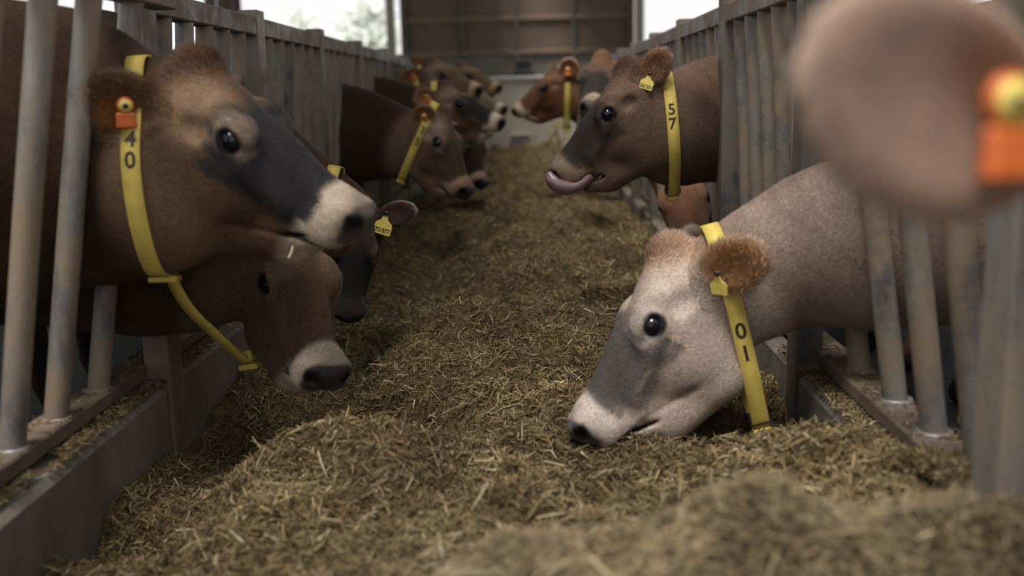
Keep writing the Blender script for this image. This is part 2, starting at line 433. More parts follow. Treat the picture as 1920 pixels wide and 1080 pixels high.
PAL = np.array([lin(c) for c in ((176, 156, 118), (150, 130, 92), (120, 102, 68), (98, 84, 54), (204, 190, 156), (138, 120, 82), (82, 68, 42), (164, 140, 96))])
PW = np.array([.13, .21, .2, .13, .035, .15, .07, .075]); PW = PW / PW.sum()
def strands(P, L, Wd, tilt, seed, pal=PAL, pw=PW, nrmz=None):
    """bent flat chaff strips: 3 cross-sections each, 4 triangles"""
    r = np.random.default_rng(seed); n = len(P)
    th = r.random(n) * 2 * np.pi; el = r.normal(size=n) * tilt
    d = np.stack([np.cos(th) * np.cos(el), np.sin(th) * np.cos(el), np.sin(el)], -1)
    up = r.normal(size=(n, 3)) * .5 + [0, 0, 1]; sd = np.cross(d, up); sd /= np.linalg.norm(sd, axis=1)[:, None]
    nn = np.cross(sd, d)
    bend = r.normal(size=n)[:, None] * .18 * L[:, None]
    a = P - d * L[:, None] / 2 ; c = P + d * L[:, None] / 2; m_ = P + nn * bend
    w = sd * Wd[:, None] / 2
    V = np.stack([a - w * .6, a + w * .6, m_ - w, m_ + w, c - w * .5, c + w * .5], 1).reshape(-1, 3)
    i = np.arange(n)[:, None] * 6
    F = np.concatenate([i + [0, 1, 3, 2], i + [2, 3, 5, 4]])
    ci = r.choice(len(pal), n, p=pw)
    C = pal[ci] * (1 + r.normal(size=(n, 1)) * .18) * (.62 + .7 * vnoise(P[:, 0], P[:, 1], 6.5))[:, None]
    front_lift = (sstep(1.62, 1.25, P[:, 1]) * sstep(-.45, 0., P[:, 0]))[:, None]     # foreground brightness painted into the strand colours
    C = C * (1 - front_lift) + (C * .7 + lin((150, 134, 108)) * .75) * front_lift
    return V, F, np.repeat(np.clip(C, .002, 1), 6, 0)
n = 260000
lo, hi = 1/13., 1/.45
yb = 1 / (lo + (hi - lo) * rng.random(n) ** 1.25)
xb = XL + .012 + (XR - XL - .024) * rng.random(n)
keep = np.abs(xb) < .62 * yb + .12
xb, yb = xb[keep], yb[keep]; n = len(xb)
L = rng.gamma(3.0, .0065, n) * (1 + .08 * yb) + .006
L = np.minimum(L, .09); Wd = (.0012 + rng.random(n) * .0024) * (1 + .1 * yb)
zb = H(xb, yb) + .002 + rng.random(n) ** 2 * .010
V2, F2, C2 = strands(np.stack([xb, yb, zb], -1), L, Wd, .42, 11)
# longer pale stalks that stick out
n3 = 900
yb = 1 / (1/6 + (1/.9 - 1/6) * rng.random(n3)); xb = XL + .03 + (XR - XL - .06) * rng.random(n3)
palS = np.array([lin(c) for c in ((196, 180, 140), (174, 152, 104), (206, 194, 160))])
V3, F3, C3 = strands(np.stack([xb, yb, H(xb, yb) + .012], -1), .03 + rng.random(n3) * .06, .002 + rng.random(n3) * .003, .5, 12, palS, np.array([.4, .4, .2]))
# chaff lying on kerbs and sills
n4 = 26000
sd_ = rng.random(n4) < .5; yb = 1 / (1/8 + (1/1.0 - 1/8) * rng.random(n4)); u = rng.random(n4)
off = np.where(rng.random(n4) < .7, rng.random(n4) * .05, .135 + rng.random(n4) * .03)
xb = np.where(sd_, XL - off, XR + off); zb = np.full(n4, .330) + rng.random(n4) * .004
on = rng.random(n4) < .12; xb = np.where(on, np.where(sd_, XL - .05 - u * .08, XR + .05 + u * .08), xb); zb = np.where(on, .373, zb)
fr = vnoise(xb, yb, 6.) > .32
xb, yb, zb = xb[fr], yb[fr], zb[fr]; n4 = len(xb)
V4, F4, C4 = strands(np.stack([xb, yb, zb], -1), .008 + rng.random(n4) * .02, .0015 + rng.random(n4) * .002, .25, 13)
# spill over the right kerb and sill close to the camera
n5 = 16000
yb = rng.normal(1.55, .2, n5); xb = .66 + np.abs(rng.normal(0, .07, n5))
hz = .33 + .075 * np.exp(-((yb - 1.5) / .22) ** 2 - ((xb - .70) / .08) ** 2); zb = hz * 1.0 - rng.random(n5) * .02
V5, F5, C5 = strands(np.stack([xb, yb, zb], -1), .01 + rng.random(n5) * .03, .0015 + rng.random(n5) * .003, .5, 14)
parts = [(V, Fg, Cg), (V2, F2, C2), (V3, F3, C3), (V4, F4, C4), (V5, F5, C5)]
vv, ff, cc, off = [], [], [], 0
for v_, f_, c_ in parts:
    vv.append(v_); ff.append(f_ + off); cc.append(c_); off += len(v_)
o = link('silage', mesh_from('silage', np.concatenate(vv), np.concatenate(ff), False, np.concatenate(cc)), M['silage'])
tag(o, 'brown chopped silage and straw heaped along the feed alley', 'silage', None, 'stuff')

# ------------------------------------------------------------------ cows: a blended implicit surface, meshed once per animal
class Field:
    def __init__(s, xs, ys, zs):
        s.xs, s.ys, s.zs = xs, ys, zs
        s.F = np.full((len(xs), len(ys), len(zs)), .25, np.float32)
    def sub(s, lo, hi):
        r = []
        for a_, l, h in zip((s.xs, s.ys, s.zs), lo, hi):
            i0 = max(np.searchsorted(a_, l) - 1, 0); i1 = min(np.searchsorted(a_, h) + 1, len(a_))
            r.append(slice(i0, i1))
        return r
    def apply(s, lo, hi, fn, k, op='add'):
        m_ = k + .02
        r = s.sub(np.array(lo) - m_, np.array(hi) + m_)
        if any(q.stop - q.start < 1 for q in r): return
        x = s.xs[r[0]][:, None, None]; y = s.ys[r[1]][None, :, None]; z = s.zs[r[2]][None, None, :]
        d = fn(x, y, z).astype(np.float32); f = s.F[r[0], r[1], r[2]]
        if op == 'add':
            h = np.maximum(k - np.abs(f - d), 0) / k
            s.F[r[0], r[1], r[2]] = np.minimum(f, d) - h * h * k * .25
        else:
            d = -d; h = np.maximum(k - np.abs(f - d), 0) / k
            s.F[r[0], r[1], r[2]] = np.maximum(f, d) + h * h * k * .25
    def ellipsoid(s, c, A, rad, k, op='add'):
        """A rows: unit axes"""
        c = np.asarray(c, float); A = np.asarray(A, float); rad = np.asarray(rad, float)
        ext = np.sqrt(((A * rad[:, None]) ** 2).sum(0))
        def fn(x, y, z):
            dx, dy, dz = x - c[0], y - c[1], z - c[2]
            q0 = q1 = 0
            for i in range(3):
                l = A[i, 0] * dx + A[i, 1] * dy + A[i, 2] * dz
                q0 = q0 + (l / rad[i]) ** 2; q1 = q1 + (l / rad[i] ** 2) ** 2
            q0 = np.sqrt(q0); q1 = np.sqrt(q1) + 1e-6
            return q0 * (q0 - 1) / q1
        s.apply(c - ext, c + ext, fn, k, op)
    def cone(s, a, b_, ra, rb, kk=1.0, k=.04, lat=None, kb=None):
        a = np.asarray(a, float); b_ = np.asarray(b_, float); t = b_ - a; L = np.linalg.norm(t); t = t / L
        if lat is None: lat = np.cross([0, 0, 1], t) if abs(t[2]) < .95 else np.array([0, 1., 0])
        l = nrm(lat - t * np.dot(lat, t)); v = np.cross(t, l)
        kb = kk if kb is None else kb
        R = max(ra, rb) * max(1, kk, kb)
        def fn(x, y, z):
            dx, dy, dz = x - a[0], y - a[1], z - a[2]
            st = (dx * t[0] + dy * t[1] + dz * t[2]); h = np.clip(st / L, 0, 1)
            ql = dx * l[0] + dy * l[1] + dz * l[2]; qv = dx * v[0] + dy * v[1] + dz * v[2]; qt = st - h * L
            kx = kk + (kb - kk) * h
            q = np.sqrt((ql / kx) ** 2 + qv * qv + qt * qt) - (ra + (rb - ra) * h)
            return q * np.minimum(1, kx * .5 + .5)
        s.apply(np.minimum(a, b_) - R, np.maximum(a, b_) + R, fn, k)
    def torus(s, c, A, R, r, sx, k):
        c = np.asarray(c, float); A = np.asarray(A, float)
        def fn(x, y, z):
            dx, dy, dz = x - c[0], y - c[1], z - c[2]
            l = [A[i, 0] * dx + A[i, 1] * dy + A[i, 2] * dz for i in range(3)]
            rr = np.sqrt((l[0] / sx) ** 2 + l[1] ** 2) - R
            return np.sqrt(rr * rr + l[2] ** 2) - r
        s.apply(c - R * 1.4 - r, c + R * 1.4 + r, fn, k)
    def nets(s):
        F = s.F; nx, ny, nz = F.shape; S = F < 0
        cx, cy, cz = nx - 1, ny - 1, nz - 1
        acc = []; quads = []
        def lin_(i, j, k): return (i * cy + j) * cz + k
        for ax in range(3):
            sl0 = [slice(None)] * 3; sl1 = [slice(None)] * 3
            sl0[ax] = slice(0, -1); sl1[ax] = slice(1, None)
            A_, B_ = S[tuple(sl0)], S[tuple(sl1)]
            i, j, k = np.nonzero(A_ != B_)
            o1, o2 = [(1, 2), (2, 0), (0, 1)][ax]
            I = np.stack([i, j, k], 1); dims = (nx, ny, nz)
            ok = (I[:, o1] > 0) & (I[:, o1] < dims[o1] - 1) & (I[:, o2] > 0) & (I[:, o2] < dims[o2] - 1)
            I = I[ok]; J = I.copy(); J[:, ax] += 1
            f0 = F[I[:, 0], I[:, 1], I[:, 2]]; f1 = F[J[:, 0], J[:, 1], J[:, 2]]; t = f0 / (f0 - f1)
            G = (s.xs, s.ys, s.zs)
            P = np.stack([G[q][I[:, q]] for q in range(3)], 1)
            P[:, ax] += t * (G[ax][J[:, ax]] - G[ax][I[:, ax]])
            cells = []
            for d1, d2 in ((-1, -1), (0, -1), (0, 0), (-1, 0)):
                K = I.copy(); K[:, o1] += d1; K[:, o2] += d2
                cells.append(lin_(K[:, 0], K[:, 1], K[:, 2]))
            cells = np.stack(cells, 1)
            for q in range(4): acc.append((cells[:, q], P))
            flip = f0 > 0
            cells[flip] = cells[flip][:, ::-1]
            quads.append(cells)
        cid = np.concatenate([a_[0] for a_ in acc]); P = np.concatenate([a_[1] for a_ in acc])
        uq, inv = np.unique(cid, return_inverse=True)
        cnt = np.bincount(inv, minlength=len(uq)).astype(float)
        V = np.stack([np.bincount(inv, weights=P[:, q], minlength=len(uq)) / cnt for q in range(3)], 1)
        Q = np.searchsorted(uq, np.concatenate(quads))
        # one light smoothing pass
        nb = np.zeros_like(V); c_ = np.zeros(len(V))
        for a_, b_ in ((0, 1), (1, 2), (2, 3), (3, 0)):
            for q in range(3): nb[:, q] += np.bincount(Q[:, a_], weights=V[Q[:, b_], q], minlength=len(V))
            c_ += np.bincount(Q[:, a_], minlength=len(V))
        V = .6 * V + .4 * nb / np.maximum(c_, 1)[:, None]
        return V, Q

def axis(lo, hi, flo, fhi, fine, coarse):
    """coarse spacing outside [flo,fhi], fine inside"""
    out = list(np.arange(flo, fhi, fine)); st = fine
    x = out[-1]
    while x < hi: st = min(st * 1.12, coarse); x += st; out.append(x)
    x = out[0]; st = fine; pre = []
    while x > lo: st = min(st * 1.12, coarse); x -= st; pre.append(x)
    return np.array(pre[::-1] + out)

EYE = np.array([.190, .083, -.060])
def make_cow(name_label, poll, nose, up, neck, coat, fine=.006, yaw=0.0, ears=None, collar=None, tagspec=None, mouth=0.0, body=True, tongue=False, chin=.020, chinz=0.0, s=None, earw=.052, hair=0, group=None, floor_z=0.0):
    O = W(*poll) if poll[2] is not None and not isinstance(poll, np.ndarray) else poll
    Nn = W(*nose) if not isinstance(nose, np.ndarray) else nose
    Fd = nrm(Nn - O); S = np.linalg.norm(Nn - O) / .458 if s is None else s
    # the poll->nose line dips slightly below the face axis
    U = nrm(np.array(up, float) - Fd * np.dot(up, Fd)); Lt = np.cross(U, Fd)
    A = np.stack([Fd, Lt, U])
    hp = lambda x, y, z: O + S * (x * Fd + y * Lt + z * U)
    def rotA(deg_pitch=0, deg_yaw=0):
        p, q = math.radians(deg_pitch), math.radians(deg_yaw)
        f = math.cos(p) * Fd + math.sin(p) * U; u = -math.sin(p) * Fd + math.cos(p) * U
        f2 = math.cos(q) * f + math.sin(q) * Lt; l2 = -math.sin(q) * f + math.cos(q) * Lt
        return np.stack([f2, l2, u])
    side = -1 if neck[-1][0] < 0 else 1          # stands left or right of the alley
    N0 = np.array(neck[-1][:3]); r0 = neck[-1][3]
    hdir = np.array([side * math.cos(yaw), math.sin(yaw), 0.0])  # towards the tail
    b1 = N0 + hdir * .55; b2 = N0 + hdir * 1.15
    pts = [O, Nn, N0, b1, b2, hp(.2, 0, -.35), hp(.1, .22, 0), hp(.1, -.22, 0)] + [np.array(q[:3]) for q in neck]
    lo = np.min(pts, 0) - .42; hi = np.max(pts, 0) + .42; lo[2] = floor_z - .03; hi[2] = max(hi[2] - .2, 1.35)
    hpts = np.array([hp(x, y, z) for x in (-.06, .50) for y in (-.13, .13) for z in (.05, -.34)] + [hp(0, .22, -.1), hp(0, -.22, -.1)])
    flo = hpts.min(0); fhi = hpts.max(0)
    cr = .022 if fine < .009 else .03
    fd = Field(axis(lo[0], hi[0], flo[0], fhi[0], fine, cr), axis(lo[1], hi[1], flo[1], fhi[1], fine, cr), axis(lo[2], hi[2], flo[2], fhi[2], fine, cr))
    E = lambda c, r, k=.03, op='add', a_=None: fd.ellipsoid(hp(*c), A if a_ is None else a_, np.array(r) * S, k * S, op)
    def Cn(a_, b_, ra, rb, kk=1, k=.03, kb=None): fd.cone(hp(*a_), hp(*b_), ra * S, rb * S, kk, k * S, lat=Lt, kb=kb)
    # ---- torso, legs, tail
    lat = np.cross([0, 0, 1], hdir)
    z = lambda p, zz: np.array([p[0], p[1], zz])
    c0 = N0 + hdir * .02
    fd.cone(z(c0 + hdir * .12, .86), z(b1, .86), .35, .36, .70, .1, kb=.82)
    fd.cone(z(b1, .86), z(b2, .91), .36, .30, .82, .1, kb=.8)
    fd.cone(z(b2, .98), z(b2 + hdir * .22, .98), .25, .18, .95, .1)
    fd.cone(z(b2 + hdir * .33, 1.12), z(b2 + hdir * .42, .75), .03, .022, 1, .05); fd.cone(z(b2 + hdir * .42, .75), z(b2 + hdir * .42, .42), .022, .045, 1, .03)
    for q in (-1, 1):
        f0 = c0 + hdir * .16 + lat * .15 * q; h0 = b2 + hdir * .12 + lat * .17 * q
        fd.cone(z(f0, .72), z(f0 + hdir * .03, .40), .12, .055, .8, .06); fd.cone(z(f0 + hdir * .03, .40), z(f0 + hdir * .01, .12), .052, .032, 1, .03)
        fd.cone(z(f0 + hdir * .01, .12), z(f0 - hdir * .04, .035), .036, .048, 1, .02)
        fd.cone(z(h0, .80), z(h0 - hdir * .10, .60), .19, .12, .6, .08); fd.cone(z(h0 - hdir * .10, .60), z(h0 + hdir * .10, .42), .105, .05, .8, .04)
        fd.cone(z(h0 + hdir * .10, .42), z(h0 + hdir * .04, .12), .045, .034, 1, .03); fd.cone(z(h0 + hdir * .04, .12), z(h0, .035), .036, .048, 1, .02)
    # ---- neck
    P = [(hp(.075, 0, -.165), .118 * S)] + [(np.array(q[:3]), q[3]) for q in neck]
    ks = [.68] + [(q[4] if len(q) > 4 else .55) for q in neck]
    # smooth the chain with a Catmull-Rom subdivision
    PP = []
    for i in range(len(P) - 1):
        p0, p1, p2, p3 = (P[max(i-1, 0)], P[i], P[i+1], P[min(i+2, len(P)-1)])
        for t in (0, .34, .67):
            cr_ = lambda a_, b_, c_, d_: .5 * ((2*b_) + (c_-a_)*t + (2*a_-5*b_+4*c_-d_)*t*t + (-a_+3*b_-3*c_+d_)*t**3)
            PP.append((cr_(p0[0], p1[0], p2[0], p3[0]), p1[1] + (p2[1]-p1[1])*t, ks[i] + (ks[i+1]-ks[i])*t))
    PP.append((P[-1][0], P[-1][1], ks[-1]))
    for i in range(len(PP) - 1):
        fd.cone(PP[i][0], PP[i+1][0], PP[i][1], PP[i+1][1], PP[i][2], .035, kb=PP[i+1][2])
    fd.cone(z(N0, N0[2]), z(c0 + hdir * .3, .90), r0 * .92, .33, .62, .12, kb=.72)
    # ---- head
    E((.10, 0, -.105), (.125, .084, .092), .03)
    E((.022, 0, -.034), (.050, .046, .044), .03)                               # poll knob
    E((.10, 0, -.055), (.10, .052, .045), .03)
    E((.23, 0, -.080), (.12, .058, .068), .03)
    Cn((.22, 0, -.072), (.40, 0, -.062), .058, .050, .72, .03, kb=.92)         # nasal bridge
    for q in (-1, 1):
        E((.174, q*.068, -.040), (.056, .026, .034), .03)                      # brow
        E((.205, q*.064, -.080), (.050, .022, .034), .03)
        E((.20, q*.050, -.150), (.10, .036, .075), .035)                       # cheek
        E((.195, q*.046, -.235), (.075, .030, .075), .04)                      # jaw muscle
        Cn((.20, q*.030, -.275), (.355, q*.022, -.215 + chinz), .036, .036 - chinz * .3, .8, .03)   # jaw branch
        Cn((.235, q*.062, -.098), (.345, q*.040, -.105), .018, .016, 1, .03)   # facial crest
        E((.448, q*.036, -.040), (.026, .024, .028), .018)                     # nostril wings
        E((.425, q*.034, -.088), (.048, .031, .043), .02)                      # upper lip
        E((.31, q*.026, -.130), (.09, .026, .055), .035)
        E((.120, q*.086, -.095), (.024, .012, .018), .02, 'sub')               # temple hollow
    Cn((.20, 0, -.20), (.36, 0, -.165), .10, .062, .55, .04)
    for q in (() if mouth > .015 else (-1, 1)): E((.335, q*.060, -.172), (.075, .012, .0045), .012, 'sub', rotA(30))
    Cn((.335, 0, -.196 - mouth*.3 + chinz), (.418, 0, -.139 - mouth + chinz * .6), .034, chin, 1.2, .03)           # chin
    E((.425, 0, -.060), (.052, .054, .050), .025)
    E((.465, 0, -.050), (.020, .042, .034), .010)                               # nose pad
    E((.445, 0, -.121 - mouth*.5), (.060, .075, .0042 + mouth * .45), .006, 'sub', rotA(24)) # mouth line
    E((.385, 0, -.158 - mouth*.3 + chinz * .8), (.040, .08, .0035 + mouth * .2), .006, 'sub', rotA(38))
    for q in (-1, 1):
        a_ = rotA(-35, -25 * q)
        E((.474, q*.041, -.042), (.017, .015, .020), .005, 'sub', a_)
        E((.462, q*.056, -.036), (.016, .009, .007), .005, 'sub', a_)
        e = EYE * [1, q, 1]
        nz_ = nrm(q * Lt + .30 * Fd + .16 * U); ax_ = nrm(Fd * .94 - U * .22 - nz_ * np.dot(Fd * .94 - U * .22, nz_)); lid = np.stack([ax_, np.cross(nz_, ax_), nz_])
        ec = hp(*(e + np.array([.002, q * .006, .0])))
        fd.ellipsoid(ec, lid, np.array([.028, .018, .020]) * S, .006 * S, 'sub')
        fd.torus(ec - nz_ * .002 * S, lid, .0185 * S, .0042 * S, 1.42, .014 * S)
        upl = lid[1] if np.dot(lid[1], U) > 0 else -lid[1]
        fd.ellipsoid(ec + upl * .022 * S + nz_ * .003 * S, lid, np.array([.032, .0085, .012]) * S, .010 * S)   # upper lid
    # ---- ears
    earinfo = []
    for q in (-1, 1):
        base = hp(.045, q * .070, -.105)
        es = (ears or {}).get(q)
        if es is None:
            d = nrm(q * Lt * 1.0 - .25 * Fd + (.05) * U); n_ = nrm(Fd * .6 + U * .1 - .5 * U * 0 + np.array([0, 0, -.3])); ln = .135 * S; hw = .046 * S
        else:
            tip = W(*es[0]); d = tip - base; ln = min(max(np.linalg.norm(d), .09), .23 if fine == .007 else .19); d = nrm(d); n_ = np.array(es[1], float); hw = es[2] * S if len(es) > 2 else earw * S
        n_ = nrm(n_ - d * np.dot(n_, d)); w_ = np.cross(n_, d)
        EA = np.stack([d, w_, n_])
        c_ = base + d * ln * .56
        fd.cone(base - d * .02, base + d * ln * .22 - n_ * .008, .024 * S, .022 * S, 1, .02)
        th = .017 if fine < .009 else .024
        fd.ellipsoid(c_, EA, np.array([ln * .50, hw, th]), .014)
        fd.ellipsoid(c_ + n_ * (th + .006) - d * .004, EA, np.array([ln * .43, hw * .83, th * 1.15]), .008, 'sub')
        earinfo.append((base, d, n_, w_, ln, hw, c_))
    V, Q = fd.nets()
    # ---- coat colours
    R = (V - O) @ A.T / S; hx, hy, hz = R[:, 0], np.abs(R[:, 1]), R[:, 2]
    sm = lambda a_, b_, x: sstep(a_, b_, x)
    C = np.repeat(lin(coat['base'])[None], len(V), 0)
    def mix(c, w): 
        nonlocal C
        w = np.clip(w, 0, 1)[:, None]; C = C * (1 - w) + lin(c)[None] * w
    nz = vnoise(V[:, 0] + V[:, 2] * .7, V[:, 1] + V[:, 2], 9.) - .5; nz2 = vnoise(V[:, 0] * .8 + V[:, 2], V[:, 1] - V[:, 2], 38.) - .5
    C = C * (1 + .5 * nz + .25 * nz2)[:, None]
    inhead = sm(.30, .22, np.linalg.norm(R - [.22, 0, -.14], axis=1)) 
    jit = nz * .03 + nz2 * .012
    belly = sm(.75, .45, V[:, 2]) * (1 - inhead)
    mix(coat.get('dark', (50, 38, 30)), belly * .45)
    mix(coat.get('head', coat['base']), inhead * (.85 + .3 * nz))
    mix(coat.get('crown', coat['base']), inhead * sm(.13, .03, hx + jit) * sm(-.13, -.05, hz) * coat.get('crown_w', .7))
    mix(coat.get('pale', (150, 128, 110)), inhead * sm(.17, .06, np.sqrt((hx - .10) ** 2 + (hy - .05) ** 2 + (hz + .08) ** 2) * 1.6 + jit) * coat.get('temple', .4))
    mix(coat.get('pale', (150, 128, 110)), inhead * sm(-.17, -.27, hz + .35 * (hx - .2) + jit) * coat.get('jaw', .3))
    # dark face mask: bridge and sides of the nose, plus round the eyes
    lowlim = coat.get('mask_z', -.125) + (hx - .2) * .12
    jit2 = jit + (vnoise(hx * 1.0, hz * 3.0, 30.) - .5) * .035
    fm = sm(coat.get('mask_x', .15), coat.get('mask_x', .15) + .08, hx + jit2 - .5 * np.maximum(-.05 - hz, 0) * (hx < .2)) * sm(.415, .385, hx + .25 * (hz + .05) + jit) * sm(lowlim - .03, lowlim + .04, hz + jit2)
    mix(coat.get('mask', (52, 46, 44)), inhead * fm * coat.get('mask_w', .8))
    mix(coat.get('mask', (52, 46, 44)), inhead * sm(.04, .015, hy) * sm(.02, .12, hx) * sm(-.08, -.03, hz) * coat.get('blaze', .2))
    de = np.linalg.norm(np.stack([hx - EYE[0], (hy - EYE[1]) * 1.0, hz - EYE[2]], 1), axis=1)
    mix(coat.get('ring', (140, 118, 104)), inhead * sm(.056, .038, de + jit) * sm(-.5, .4, ((hx - EYE[0]) * .35 + (hz - EYE[2]) * .94) / (np.hypot(hx - EYE[0], hz - EYE[2]) + 1e-6)) * coat.get('ring_w', .5) * .8)
    mix(coat.get('ring', (140, 118, 104)), inhead * sm(.042, .032, de + jit) * coat.get('ring_w', .5) * .35)
    mix((34, 28, 27), inhead * sm(.034, .026, de))
    # muzzle
    mz = sm(.385, .415, hx + .35 * (hz + .06) * (hz > -.06) + jit * .7) * sm(-.26, -.22, hz)
    mz = np.maximum(mz, sm(.36, .40, hx + jit * .7) * (hz < -.10))
    mix(coat.get('muzzle', (196, 184, 172)), mz * coat.get('muzzle_w', 1.0) * inhead)
    pad = sm(.448, .458, hx + .05 * (hz + .05)) * sm(-.092, -.082, hz) * sm(.060, .052, hy)
    mix(coat.get('pad', (58, 54, 56)), pad)
    dn = np.linalg.norm((np.stack([hx - .470, hy - .045, hz + .040], 1)) / [.024, .024, .024], axis=1)
    mix((26, 22, 22), sm(1.25, .7, dn))
    mix((62, 50, 48), sm(.009 + mouth * .9, .004 + mouth * .6, np.abs(hz + .122 + mouth*.6 - (hx - .44) * .35)) * sm(.35, .38, hx) * .85)
    # ears
    for (base, d, n_, w_, ln, hw, c_) in earinfo:
        q_ = V - c_; a_ = q_ @ d / (ln * .5); b_ = q_ @ w_ / hw; e_ = q_ @ n_
        ine = (np.abs(e_) < .045) & (a_ > -1.0) & (a_ < 1.1) & (np.abs(b_) < 1.12)
        rr = np.sqrt(a_ ** 2 + b_ ** 2)
        wI = ine * (e_ > -.012) * sm(.98, .80, rr)
        mix(coat.get('ear_back', coat.get('head', coat['base'])), ine * 1.0 * sm(-1.0, -.6, a_) * .9)
        mix(coat.get('ear_in', (150, 108, 74)), wI * .85 * sm(-1.05, -.6, a_))
        mix(coat.get('ear_glow', (168, 112, 62)), wI * sm(.7, .1, np.sqrt((a_ - coat.get('glow_c', (.0, .3))[0]) ** 2 + (b_ - coat.get('glow_c', (.0, .3))[1]) ** 2)) * coat.get('glow_w', .6))  # inner-ear tint; on the lens-side cow it paints a shadow band
        mix(coat.get('ear_rim', (176, 158, 148)), ine * (e_ > -.02) * sm(.86, .97, rr) * sm(1.2, 1.0, rr) * coat.get('rim_w', .5) * sm(-.7, -.2, a_))
    hoof = sm(.075, .06, V[:, 2]); mix((42, 36, 32), hoof)
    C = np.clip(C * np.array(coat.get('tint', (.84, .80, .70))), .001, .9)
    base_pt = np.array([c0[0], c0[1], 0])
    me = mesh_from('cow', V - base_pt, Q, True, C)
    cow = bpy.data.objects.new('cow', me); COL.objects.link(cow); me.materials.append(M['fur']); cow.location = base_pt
    tag(cow, name_label, 'cow', group)
    # ---- eyes
    for q in (-1, 1):
        e = EYE * [1, q, 1]; c_ = hp(*(e + np.array([.002, -q * .003, 0])))
        mb = MB(); n1, n2 = (20, 12) if fine < .009 else (10, 7); Vs = []; Fs = []
        for i in range(n2 + 1):
            for j in range(n1):
                a1 = math.pi * i / n2; a2 = 2 * math.pi * j / n1
                Vs.append(c_ + .0225 * S * np.array([math.sin(a1)*math.cos(a2), math.sin(a1)*math.sin(a2), math.cos(a1)]))
        for i in range(n2):
            for j in range(n1): Fs.append((i*n1+j, (i+1)*n1+j, (i+1)*n1+(j+1) % n1, i*n1+(j+1) % n1))
        mb.add(Vs, Fs); mb.build('eye', M['eye'], cow, True)
    info = dict(cow=cow, V=V, O=O, A=A, S=S, hp=hp, ears=earinfo, Fd=Fd, U=U, Lt=Lt, side=side, C=C, Q=Q)
    if collar: make_collar(info, **collar)
    if tagspec: 
        for t in tagspec: make_tag(info, *t)
    if hair: make_hair(info, hair)
    return info

def text_mesh(txt, size):
    cu = bpy.data.curves.new('t', 'FONT'); cu.body = txt; cu.size = size; cu.align_x = 'CENTER'; cu.resolution_u = 3; cu.offset = size * .022
    o = bpy.data.objects.new('t', cu); COL.objects.link(o)
    dg = bpy.context.evaluated_depsgraph_get(); me = bpy.data.meshes.new_from_object(o.evaluated_get(dg))
    V = np.array([v_.co[:] for v_ in me.vertices]); F = [list(p.vertices) for p in me.polygons]
    bpy.data.objects.remove(o); bpy.data.meshes.remove(me)
    return V, F

